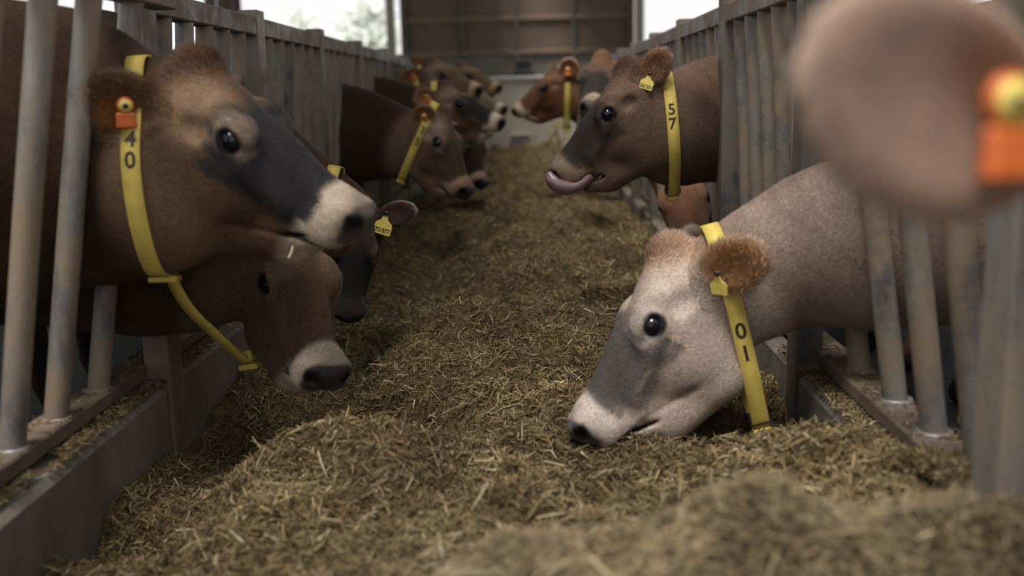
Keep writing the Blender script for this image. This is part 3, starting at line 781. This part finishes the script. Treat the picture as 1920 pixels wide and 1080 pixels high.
def make_collar(I, top, bot, lat=(0, 1, 0), digits='', slack=.02, dpos=.30, dgap=.052, width=.038, flip=1, buckle='black', dsize=.05, near=None):
    """strap = convex outline of the neck section, pulled down to a hanging point"""
    T, B = W(*top), W(*bot); d = nrm(B - T); l = np.array(lat, float); l = nrm(l - d * np.dot(l, d)); n_ = np.cross(d, l)
    c = (T + B) / 2; V = I['V']; q = V - c
    a_, b_, e_ = q @ d, q @ l, q @ n_
    half = np.linalg.norm(B - T) / 2
    ok = (np.abs(e_) < .016) & (np.abs(b_) < .17) & (a_ > -half - .04) & (a_ < half + .02)
    for (base, dd, nn, ww, ln, hw, cc) in I['ears']:
        r_ = V - cc; ok &= ~((np.abs(r_ @ dd) < ln * .62) & (np.abs(r_ @ ww) < hw * 1.3) & (np.abs(r_ @ nn) < .04))
    P = np.stack([a_[ok], b_[ok]], 1)
    P = P[(P[:, 0] < half) ]
    if len(P) < 10: print('collar: no section', len(P)); return
    mb_ = P[:, 1].mean()
    P = np.concatenate([P, [[half, mb_ + .014], [half, mb_ - .014], [half - .012, mb_ + .02], [half - .012, mb_ - .02]]])
    P = P[np.lexsort((P[:, 1], P[:, 0]))]
    def halfhull(pts):
        h = []
        for p in pts:
            while len(h) > 1 and ((h[-1][0]-h[-2][0])*(p[1]-h[-2][1]) - (h[-1][1]-h[-2][1])*(p[0]-h[-2][0])) <= 0: h.pop()
            h.append(p)
        return h
    hl = halfhull(P)[:-1] + halfhull(P[::-1])[:-1]; hl = np.array(hl)       # counter-clockwise in (a,b)
    cen = hl.mean(0)
    hl = hl + (hl - cen) / np.linalg.norm(hl - cen, axis=1)[:, None] * .005
    seg = np.linalg.norm(np.roll(hl, -1, 0) - hl, axis=1); cum = np.concatenate([[0], np.cumsum(seg)]); Lh = cum[-1]
    NS = 120
    ss = np.linspace(0, Lh, NS, endpoint=False); hx = np.append(hl[:, 0], hl[0, 0]); hb = np.append(hl[:, 1], hl[0, 1])
    A_, B_ = np.interp(ss, cum, hx), np.interp(ss, cum, hb)
    for _ in range(3): A_ = (np.roll(A_, 1) + 2*A_ + np.roll(A_, -1)) / 4; B_ = (np.roll(B_, 1) + 2*B_ + np.roll(B_, -1)) / 4
    ctr = np.stack([A_, B_], 1); tan = np.roll(ctr, -1, 0) - np.roll(ctr, 1, 0); tan /= np.linalg.norm(tan, axis=1)[:, None]
    out = np.stack([tan[:, 1], -tan[:, 0]], 1)
    w3 = lambda ab, u, o: c + ab[..., 0:1] * d + ab[..., 1:2] * l + u * n_ + o
    th = .0022
    o3 = out[:, 0:1] * d + out[:, 1:2] * l
    base = c + ctr[:, 0:1] * d + ctr[:, 1:2] * l
    prof = [(-width/2, -th), (width/2, -th), (width/2, th), (-width/2, th)]
    Vs = np.concatenate([base + u * n_ + t * o3 for u, t in prof])
    Fs = []
    for k in range(4):
        k2 = (k + 1) % 4
        for i in range(NS):
            i2 = (i + 1) % NS; Fs.append((k*NS+i, k*NS+i2, k2*NS+i2, k2*NS+i))
    st = link('collar', mesh_from('collar', Vs, np.array(Fs), True), M['strap'], I['cow'])
    st['label'] = 'yellow neck strap' + (' with dark digits ' + ' '.join(digits) if digits else '')
    # arc from the top on the camera side
    it = int(np.argmin(A_)); ib = int(np.argmax(A_))
    camdir = np.array([0, 0, CAMZ]) - c
    sgn = near if near is not None else (1 if np.dot(camdir, l) > 0 else -1)
    ringlen = Lh
    def at(s_arc, u, lift):
        """position s_arc below the top along the near side"""
        # direction of travel that goes to the +l/-l side
        step = 1 if np.sign(B_[(it + 8) % NS] - B_[it - 8]) * sgn > 0 else -1
        f = (it + step * s_arc / Lh * NS) % NS; i0 = int(f) % NS; i1 = (i0 + 1) % NS; t = f - int(f)
        return base[i0] * (1-t) + base[i1] * t + u * n_ + (o3[i0] * (1-t) + o3[i1] * t) * lift, o3[i0]
    Lnear = min(((ib - it) % NS), ((it - ib) % NS)) / NS * Lh
    for k, ch in enumerate(digits):
        tv, tf = text_mesh(ch, dsize)
        s0 = dpos * Lnear + k * dgap
        P_, o_ = at(s0, 0, 0); P2, _ = at(s0 + .01, 0, 0); dn = nrm(P2 - P_)
        # text right-hand side as seen from outside = up x outward ... pick the sign of u so it reads from the camera
        right = np.cross(-dn, o_)   # up x normal
        su = 1 if np.dot(right, n_) > 0 else -1
        cx_ = (tv[:, 0].min() + tv[:, 0].max()) / 2
        W3 = np.array([at(s0 - v_[1], su * (v_[0] - cx_), th + .0006)[0] for v_ in tv])
        mb = MB(); mb.v.append(W3); 
        me = bpy.data.meshes.new('digit'); me.from_pydata([tuple(p) for p in W3], [], tf)
        link('digit', me, M['ink'], st)
    # buckle and strap end at the lowest point
    bp = base[ib]; 
    def hb_(name, mat, a0, a1, bw, uw, par):
        mb = MB(); P8 = []
        for aa in (a0, a1):
            for (bb, uu) in ((-bw, -uw), (bw, -uw), (bw, uw), (-bw, uw)): P8.append(bp + aa * d + bb * l + uu * n_)
        mb.hexa(P8, .003); return mb.build(name, mat, par)
    if buckle:
        bk = hb_('buckle', M['black'] if buckle == 'black' else M['strap'], -.034, -.006, .024, width/2 + .006, I['cow'])
        hb_('keeper', M['strap'], .002, .016, .018, width/2 + (.002 if buckle == 'black' else .012), bk)
        hb_('pin', M['metal'], -.024, -.020, .027, .009, bk)

def make_tag(I, ear, kind, pos=(-.05, .0), size=1.0, text='', turn=0.0):
    base, d, n_, w_, ln, hw, c_ = I['ears'][0 if ear < 0 else 1]
    p = c_ + d * pos[0] + w_ * pos[1] + n_ * (.017 if kind == 'orange' else .022)
    # plumb direction inside the ear plane
    g_ = np.array([0, 0, -1.0]); g_ = nrm(g_ - n_ * np.dot(g_, n_))
    ct, st_ = math.cos(turn), math.sin(turn); r_ = np.cross(g_, n_) ; g2 = ct * g_ + st_ * r_; r2 = np.cross(g2, n_)   # r2: image right seen from outside when n_ faces the viewer
    r2 = -np.cross(n_, g2) if False else np.cross(n_, -g2) * -1
    r2 = np.cross(-g2, n_)
    def disc(cp, R, z0, z1, n=16, hole=0):
        mb = MB(); mb.tube([cp + n_ * z0, cp + n_ * z1], R, n); return mb
    if kind == 'orange':
        t = disc(p, .0165 * size, -.004, .004).build('ear_tag', M['orange'], I['cow'], True); t['label'] = 'orange ear tag with yellow button'
        disc(p, .013 * size, .004, .008).build('button', M['tagyellow'], t, True)
        disc(p, .0055 * size, .008, .0085).build('button_hole', M['ink'], t, True)
        mb = MB(); q = p + g2 * .028 * size; a = .019 * size; b_ = .015 * size
        P8 = [q - r2*a - g2*b_ - n_*.002, q + r2*a*.9 - g2*b_ - n_*.002, q + r2*a*.9 - g2*b_ + n_*.008, q - r2*a - g2*b_ + n_*.008,
              q - r2*a*1.05 + g2*b_ - n_*.004, q + r2*a + g2*b_ - n_*.004, q + r2*a + g2*b_ + n_*.012, q - r2*a*1.05 + g2*b_ + n_*.012]
        mb.hexa(P8, .003); mb.build('flap', M['orange'], t)
    else:
        out2 = [(-.004, -.002), (.004, -.002), (.006, .012), (.010, .022), (.022, .030), (.025, .036), (.024, .058), (.021, .061), (-.021, .061), (-.024, .058), (-.025, .036), (-.022, .030), (-.010, .022), (-.006, .012)]
        o_ = np.array(out2) * size; n = len(o_)
        Vs = [p + r2 * x + g2 * y + n_ * zz for zz in (.002, .0045) for x, y in o_]
        me = bpy.data.meshes.new('ear_tag'); F = [tuple(range(n, 2*n)), tuple(range(n-1, -1, -1))] + [(k, (k+1) % n, n + (k+1) % n, n + k) for k in range(n)]
        me.from_pydata([tuple(v_) for v_ in Vs], [], F)
        t = link('ear_tag', me, M['tagyellow'], I['cow']); t['label'] = 'yellow ear tag' + (' numbered ' + text if text else '')
        disc(p + g2 * .004 * size, .007 * size, .003, .008, 10).build('stud', M['black'], t, True)
        if text:
            tv, tf = text_mesh(text, .017 * size); cx_ = (tv[:, 0].max() + tv[:, 0].min()) / 2; sc_ = min(1.0, .043 * size / (tv[:, 0].max() - tv[:, 0].min()))
            P3 = [tuple(p + r2 * (v_[0] - cx_) * sc_ + g2 * (.056 * size - v_[1]) + n_ * .0052) for v_ in tv]
            me = bpy.data.meshes.new('tag_number'); me.from_pydata(P3, [], tf); link('tag_number', me, M['ink'], t)

def make_hair(I, count):
    """short coat hairs on head, ears and neck: thin two-triangle blades in one part"""
    V, Q, C = I['V'], I['Q'], I['C']; R = (V - I['O']) @ I['A'].T / I['S']
    ctr = V[Q].mean(1)
    e1 = V[Q[:, 2]] - V[Q[:, 0]]; e2 = V[Q[:, 3]] - V[Q[:, 1]]; nn = np.cross(e1, e2); nn = nn * np.sign((nn * (V[Q].mean(1) - V[Q].mean(1))).sum(1) + 1)[:, None]; ar = np.linalg.norm(nn, axis=1) + 1e-12; nn = nn / ar[:, None]
    Rc = (ctr - I['O']) @ I['A'].T / I['S']
    w = ar * (np.linalg.norm(Rc - [.1, 0, -.12], axis=1) < .62)
    w *= np.where((Rc[:, 0] > .44) & (Rc[:, 2] > -.09), .0, 1)
    de = np.linalg.norm(np.stack([Rc[:, 0] - EYE[0], np.abs(Rc[:, 1]) - EYE[1], Rc[:, 2] - EYE[2]], 1), axis=1)
    w *= de > .034
    earw = np.zeros(len(ctr))
    for (base, d, n_, w_, ln, hw, c_) in I['ears']:
        q_ = ctr - c_; earw = np.maximum(earw, (np.abs(q_ @ n_) < .04) * (np.abs(q_ @ d) < ln * .6) * (np.abs(q_ @ w_) < hw * 1.2))
    pol = sstep(.085, .04, np.linalg.norm(Rc - [.01, 0, -.02], axis=1))
    w *= 1 + 1.5 * earw + 2.0 * pol
    fi = rng.choice(len(Q), count, p=w / w.sum())
    uv = rng.random((count, 2, 1)); q4 = V[Q[fi]]
    P = (q4[:, 0] * (1-uv[:, 0]) + q4[:, 1] * uv[:, 0]) * (1-uv[:, 1]) + (q4[:, 3] * (1-uv[:, 0]) + q4[:, 2] * uv[:, 0]) * uv[:, 1]
    nf = nn[fi]
    flow = I['Fd'] * -1.0 + np.array([0, 0, -.35])      # lies back from the muzzle and down
    flow = flow[None] + rng.normal(size=(count, 3)) * .28
    flow = flow - nf * (flow * nf).sum(1)[:, None]; flow /= np.linalg.norm(flow, axis=1)[:, None] + 1e-9
    lift = .16 + .25 * pol[fi] + .22 * earw[fi]
    L = (.007 + .008 * rng.random(count)) * (1 + 1.2 * pol[fi] + .8 * earw[fi])
    dr = flow * (1 - lift)[:, None] + nf * lift[:, None]
    sd = np.cross(dr, nf); sd /= np.linalg.norm(sd, axis=1)[:, None] + 1e-9
    wd = .00055 * (1 + .5 * rng.random(count))
    tip = P + dr * L[:, None]
    a_ = P - nf * .0005
    Vh = np.stack([a_ - sd * wd[:, None], a_ + sd * wd[:, None], tip], 1).reshape(-1, 3)
    Fh = np.arange(count * 3).reshape(-1, 3)
    Ch = C[Q[fi]].mean(1) * (1 + rng.normal(size=(count, 1)) * .28); Ch = np.clip(np.repeat(Ch, 3, 0), .001, .9)
    o = link('hair', mesh_from('hair', Vh, Fh, False, Ch), M['hair'], I['cow']); o['kind'] = 'stuff'

#COWS
BROWN = dict(base=(106, 80, 60), head=(116, 90, 68), crown=(90, 62, 46), mask=(58, 48, 42), mask_w=.6, pale=(156, 132, 112), temple=.4, jaw=.3, ring=(140, 120, 106), ring_w=.4, muzzle=(180, 166, 152), ear_back=(104, 78, 58), ear_in=(136, 98, 68), blaze=.2)
def coat(**k): d = dict(BROWN); d.update(k); return d
make_cow('brown cow with dark face and yellow strap numbered 40, raised head nearest on the left',
    (374, 92, 2.08), (695, 380, 1.99), (.72, -.24, .66),
    [(-.78, 2.075, .835, .160, .55), (-.99, 2.07, .91, .285, .29), (-1.45, 1.84, .90, .36, .7)],
    coat(base=(66, 47, 34), head=(86, 64, 48), crown=(104, 72, 54), mask=(34, 35, 41), mask_w=.97, mask_x=.10, mask_z=-.15, pale=(166, 140, 118), temple=.6, ring=(146, 128, 118), ring_w=.8, muzzle=(186, 174, 164), blaze=.15, ear_back=(98, 74, 54), ear_in=(112, 84, 64), rim_w=.3, pad=(84,72,68)),
    fine=.0052, yaw=-.32, ears={-1: ((144, 186, 1.95), (-.1, -1, -.1), .064)},
    collar=dict(top=(268, 148, 2.07), bot=(290, 514, 2.03), slack=.02, digits='40', dpos=.53, dgap=.042, dsize=.046, buckle='yellow'),
    tagspec=[(-1, 'orange', (-.012, .0), 1.0)], chin=.014, chinz=.022, hair=70000)
make_cow('pale fawn cow with grey nose and yellow strap numbered 01, eating at the right kerb',
    (1236, 447, 2.24), (1058, 787, 2.11), (-.86, -.0, .45),
    [(.61, 2.18, .655, .150, .6), (.77, 2.10, .69, .185, .45), (1.25, 2.12, .84, .33, .75)],
    coat(tint=(1, .98, .93), base=(134, 117, 106), head=(166, 150, 140), crown=(172, 134, 106), mask=(66, 61, 62), mask_w=.94, mask_z=-.135, pale=(190, 178, 168), temple=.7, jaw=.35, ring=(186, 174, 166), ring_w=.8, muzzle=(186, 174, 166), dark=(110, 94, 86), ear_back=(178, 144, 112), ear_in=(176, 136, 100), ear_glow=(186, 132, 74), crown_w=.9, pad=(80, 72, 72)),
    fine=.0052, ears={1: ((1432, 478, 2.03), (-.2, -1, .05), .060)}, mouth=.006,
    collar=dict(top=(1334, 446, 2.22), bot=(1430, 800, 2.12), digits='0I', dpos=.56, slack=.05),
    tagspec=[(1, 'yellow', (-.03, .0), .85, '')], chin=.027, hair=70000)
c57 = make_cow('brown cow licking its nose, yellow strap numbered 57, beside the right rail posts',
    (1170, 112, 3.38), (1022, 313, 3.34), (-.8, -.02, .57),
    [(.47, 3.42, .865, .165, .6), (.66, 3.53, .90, .205, .5), (1.18, 3.62, .87, .33, .75)],
    coat(tint=(.9, .86, .78), base=(92, 72, 60), head=(98, 80, 68), crown=(98, 68, 54), mask=(40, 34, 33), mask_w=.93, mask_z=-.14, pale=(118, 98, 84), temple=.35, ring=(124, 106, 96), ring_w=.5, muzzle=(128, 112, 98), ear_back=(120, 88, 70), ear_in=(122, 92, 72), ear_glow=(136, 98, 68), blaze=.3),
    fine=.0062, yaw=.1, ears={1: ((1246, 96, 3.30), (-.3, -1, .1), .054)}, mouth=.022,
    collar=dict(top=(1247, 160, 3.40), bot=(1265, 366, 3.38), digits='57', dpos=.43, dgap=.046),
    tagspec=[(1, 'yellow', (-.022, .0), 0.9, '501351', .3)], hair=45000)
# tongue of the licking cow: comes out of the mouth and curls up over the nose pad
hp, S_ = c57['hp'], c57['S']
mb = MB(); path = [(.345, .0, -.150), (.40, .012, -.136), (.445, .026, -.126), (.472, .036, -.100), (.484, .040, -.068), (.480, .041, -.040), (.466, .040, -.018)]
rad = [.040, .036, .034, .036, .036, .030, .014]; Vt = []; Ft = []; NN = 16
P_ = np.array([hp(*p) for p in path])
fine_t = np.linspace(0, len(path) - 1, 22)
P_ = np.stack([np.interp(fine_t, range(len(path)), P_[:, k]) for k in range(3)], 1); R_ = np.interp(fine_t, range(len(path)), rad) * S_
for _ in range(2): P_[1:-1] = (P_[:-2] + 2 * P_[1:-1] + P_[2:]) / 4
for k in range(len(P_)):
    t = nrm(P_[min(k+1, len(P_)-1)] - P_[max(k-1, 0)]); b_ = np.cross(t, c57['Lt'])
    for q in range(NN):
        a_ = 2 * math.pi * q / NN; g_ = 1 - .35 * math.exp(-((a_ - math.pi/2) / .5) ** 2)
        Vt.append(P_[k] + R_[k] * (math.cos(a_) * c57['Lt'] + .8 * g_ * math.sin(a_) * b_))
for k in range(len(P_) - 1):
    for q in range(NN): Ft.append((k*NN+q, k*NN+(q+1) % NN, (k+1)*NN+(q+1) % NN, (k+1)*NN+q))
mb.add(Vt, Ft); t = mb.build('tongue', M['tongue'], c57['cow'], True); t['label'] = 'wet pink tongue curled over the nose'

make_cow('brown cow chewing beneath the raised head of the dark-faced cow 40',
    (552, 392, 2.40), (628, 684, 2.12), (.55, -.65, .4),
    [(-.70, 2.36, .66, .155, .6), (-.96, 2.31, .66, .19, .5), (-1.40, 2.52, .80, .33, .75)],
    coat(base=(70, 50, 38), head=(98, 78, 62), crown=(66, 48, 38), mask=(86, 64, 50), mask_w=.5, pale=(122, 98, 84), muzzle=(190, 178, 168), pad=(48, 44, 44), ring=(150, 128, 114), ring_w=.6),
    fine=.006, yaw=.05, collar=dict(top=(398, 468, 2.36), bot=(452, 684, 2.34), lat=(.3, 1, 0), digits='', width=.03, buckle='yellow'), hair=45000)
make_cow('dark cow with head down in the silage, round ear tagged 701877',
    (668, 380, 2.95), (652, 592, 2.85), (.1, -1, .2),
    [(-.80, 3.0, .80, .135, .6), (-.97, 2.98, .86, .19, .5), (-1.42, 3.25, .86, .34, .75)],
    coat(base=(66, 46, 34), head=(40, 31, 28), crown=(48, 36, 30), mask=(26, 24, 25), mask_w=.95, pale=(80, 60, 50), jaw=.1, muzzle=(44, 38, 36), ear_back=(66, 48, 40), ear_in=(54, 38, 32), ear_glow=(92, 64, 52), rim_w=.7, pad=(34, 32, 32)),
    fine=.009, yaw=.08, ears={1: ((780, 394, 2.98), (-.1, -1, .15), .056)},
    collar=dict(top=(622, 338, 2.98), bot=(600, 470, 2.95), digits=''),
    tagspec=[(1, 'yellow', (-.022, .012), 1.15, '701877', .25)])
make_cow('brown cow with pale cheek, yellow strap numbered 135 and lowered head',
    (836, 200, 4.98), (888, 352, 4.78), (.75, -.38, .3),
    [(-.64, 5.0, .78, .145, .6), (-.90, 5.02, .82, .23, .5), (-1.42, 5.1, .86, .34, .75)],
    coat(base=(66, 46, 34), head=(100, 78, 60), mask=(38, 30, 28), mask_w=.6, pale=(156, 138, 128), temple=.75, muzzle=(140, 118, 102), ring=(176, 162, 150), ring_w=.25),
    fine=.010, ears={-1: ((796, 196, 4.9), (.0, -1, -.1), .055)},
    collar=dict(top=(812, 205, 4.98), bot=(752, 334, 4.90), digits='I35', dpos=.30, dsize=.055, dgap=.058),
    tagspec=[(-1, 'orange', (-.012, .0), .9)])
make_cow('brown cow with black face blaze and white chin, third row on the left, head raised',
    (830, 150, 5.95), (947, 218, 5.85), (.5, -.16, .8),
    [(-.66, 5.98, .87, .16, .6), (-.92, 6.0, .90, .21, .5), (-1.42, 6.0, .88, .33, .75)],
    coat(mask=(30, 30, 34), mask_w=.95, pale=(160, 142, 130), temple=.6, muzzle=(196, 184, 172), head=(106, 82, 64), base=(66,46,34), crown=(76, 54, 44)),
    fine=.011, ears={-1: ((782, 176, 5.92), (.0, -1, -.1), .055)},
    collar=dict(top=(815, 158, 5.98), bot=(812, 268, 5.95), digits='', buckle=None),
    tagspec=[(-1, 'orange', (-.012, .0), .9)])
make_cow('light brown cow with pale forehead and orange tag, raised above the row behind',
    (808, 104, 7.0), (903, 158, 6.85), (.35, -.3, .9),
    [(-.80, 7.05, .98, .16, .6), (-.96, 7.05, .95, .20, .5), (-1.42, 7.1, .88, .33, .75)],
    coat(head=(132, 110, 92), pale=(170, 152, 138), temple=.7, mask_w=.4, crown=(82, 58, 48), muzzle=(176, 158, 134)),
    fine=.012, ears={-1: ((752, 146, 7.0), (.1, -1, -.1), .05), 1: ((772, 112, 7.1), (.2, -1, 0), .045)},
    collar=dict(top=(788, 120, 7.03), bot=(775, 215, 7.0), digits='', buckle=None), tagspec=[(-1, 'orange', (-.012, .0), .9)])
make_cow('sandy cow with muddy muzzle, farthest head on the left against the boarding',
    (862, 112, 9.05), (940, 156, 8.9), (.4, -.3, .9),
    [(-.80, 9.1, 1.0, .16, .6), (-.96, 9.1, .96, .20, .5), (-1.42, 9.15, .88, .33, .75)],
    coat(head=(140, 118, 92), pale=(172, 152, 126), mask=(84, 70, 60), muzzle=(168, 148, 112), pad=(50, 44, 40)), fine=.013)
make_cow('pale-muzzled cow behind the black-blazed cow on the left',
    (868, 150, 7.95), (950, 196, 7.8), (.4, -.25, .9),
    [(-.76, 8.0, .92, .16, .6), (-.94, 8.0, .92, .20, .5), (-1.42, 8.05, .88, .33, .75)],
    coat(head=(150, 134, 118), pale=(180, 164, 150), temple=.7, muzzle=(200, 188, 176), mask_w=.3), fine=.013)
make_cow('dark reddish cow with head lowered behind the strap 135 cow',
    (888, 226, 6.55), (912, 338, 6.3), (.7, -.6, .3),
    [(-.68, 6.56, .80, .16, .6), (-.92, 6.55, .84, .20, .5), (-1.42, 6.6, .86, .33, .75)],
    coat(base=(84, 52, 40), head=(80, 46, 36), crown=(60, 36, 30), mask=(34, 24, 22), mask_w=.8, muzzle=(150, 130, 118), pale=(96, 62, 50)), fine=.012)
# right row
make_cow('brown cow facing left with white-rimmed round ear and orange tag',
    (1044, 118, 6.95), (957, 200, 6.95), (-.5, -.1, .8),
    [(.40, 7.0, .93, .16, .6), (.68, 7.05, .93, .20, .5), (1.18, 7.1, .88, .33, .75)],
    coat(head=(112, 76, 54), base=(92, 62, 46), crown=(104, 72, 52), mask_w=.25, muzzle=(186, 170, 154), ear_in=(110, 66, 46), ear_glow=(120, 70, 46), ear_rim=(214, 198, 190), rim_w=1.0, pale=(150, 120, 96)),  # pale ear rim, with the overhead rim light painted in
    fine=.011, ears={1: ((1076, 112, 6.88), (-.15, -1, .05), .078)},
    collar=dict(top=(1064, 165, 6.95), bot=(1063, 240, 6.9), digits=''), tagspec=[(1, 'orange', (-.01, .0), 1.0)])
make_cow('dark-faced cow looking straight down the alley with grey muzzle',
    (1130, 94, 5.45), (1110, 186, 5.03), (0, -.4, .9),
    [(.40, 5.62, .80, .16, .6), (.68, 5.68, .84, .20, .5), (1.18, 5.75, .86, .33, .75)],
    coat(head=(104, 78, 62), mask=(40, 36, 36), mask_w=.9, crown=(112, 80, 60), pad=(84, 78, 78), muzzle=(170, 154, 142), blaze=0, pale=(110, 86, 70)),
    fine=.009, ears={1: ((1162, 118, 5.6), (0, -1, 0), .04), -1: ((1092, 132, 5.6), (0, -1, 0), .03)})
make_cow('brown cow mostly hidden behind cow 57, small ear against the rails',
    (1196, 108, 6.3), (1238, 196, 6.1), (-.4, -.3, .8),
    [(.70, 6.32, .94, .17, .5), (.82, 6.34, .92, .20, .5), (1.2, 6.35, .88, .33, .75)],
    coat(), fine=.013, ears={1: ((1192, 110, 6.1), (0, -1, 0), .05), -1: ((1222, 120, 6.5), (0, -1, 0), .04)})
make_cow('chestnut cow with white-ringed muzzle eating below cow 57',
    (1262, 300, 4.02), (1297, 446, 3.64), (-.25, -.75, .5),
    [(.60, 4.25, .72, .15, .6), (.74, 4.30, .76, .19, .5), (1.2, 4.45, .85, .33, .75)],
    coat(base=(98, 70, 52), head=(112, 80, 58), crown=(110, 74, 54), mask=(96, 62, 46), mask_w=.4, muzzle=(196, 184, 170), pad=(44, 40, 40), ring=(150, 116, 94)), fine=.009, ears={1: ((1292, 282, 4.2), (0, -1, 0), .04), -1: ((1242, 280, 4.2), (0, -1, 0), .04)})
make_cow('fawn cow with lowered head hidden behind cow 01',
    (1366, 418, 2.98), (1440, 610, 2.78), (-.4, -.5, .4),
    [(.80, 2.95, .60, .115, .55), (.90, 2.93, .66, .14, .5), (1.22, 2.93, .85, .33, .75)],
    coat(base=(130, 106, 90), head=(136, 110, 92), crown=(134, 104, 84)), fine=.009)
make_cow('pale cow beside the lens, big soft ear with an orange tag',
    np.array([.435, .70, 1.075]), np.array([.50, .31, .86]), (0, -.35, .9),
    [(.60, .93, .93, .14, .6), (.74, 1.02, .92, .19, .5), (1.22, 1.02, .88, .33, .75)],
    coat(tint=(1, .97, .9), glow_c=(-.35, -.45), glow_w=.95, base=(146, 124, 112), head=(150, 128, 116), crown=(150, 116, 92), ear_back=(156, 134, 122), ear_in=(138, 112, 98), ear_glow=(104, 72, 52), ear_rim=(168, 148, 136)),  # dark ear patch paints the shadow band across this ear
    fine=.007, ears={-1: ((1400, 70, .60), (.10, -1, .12), .078)},
    tagspec=[(-1, 'orange', (-.045, -.012), 1.15)])

# a stalk hanging from the lips of cow 40
mb = MB(); a_ = W(549, 462, 1.99); b_ = W(541, 484, 1.97); mb.tube([a_, (a_ + b_) / 2 + [.002, 0, .001], b_], .0022, 6)
o = mb.build('straw_stalk', noisy('pale_straw', [(.3, (150, 134, 96)), (.7, (176, 160, 122))], 60, .7)); tag(o, 'short pale straw stalk hanging from the lips of the dark-faced cow', 'straw')
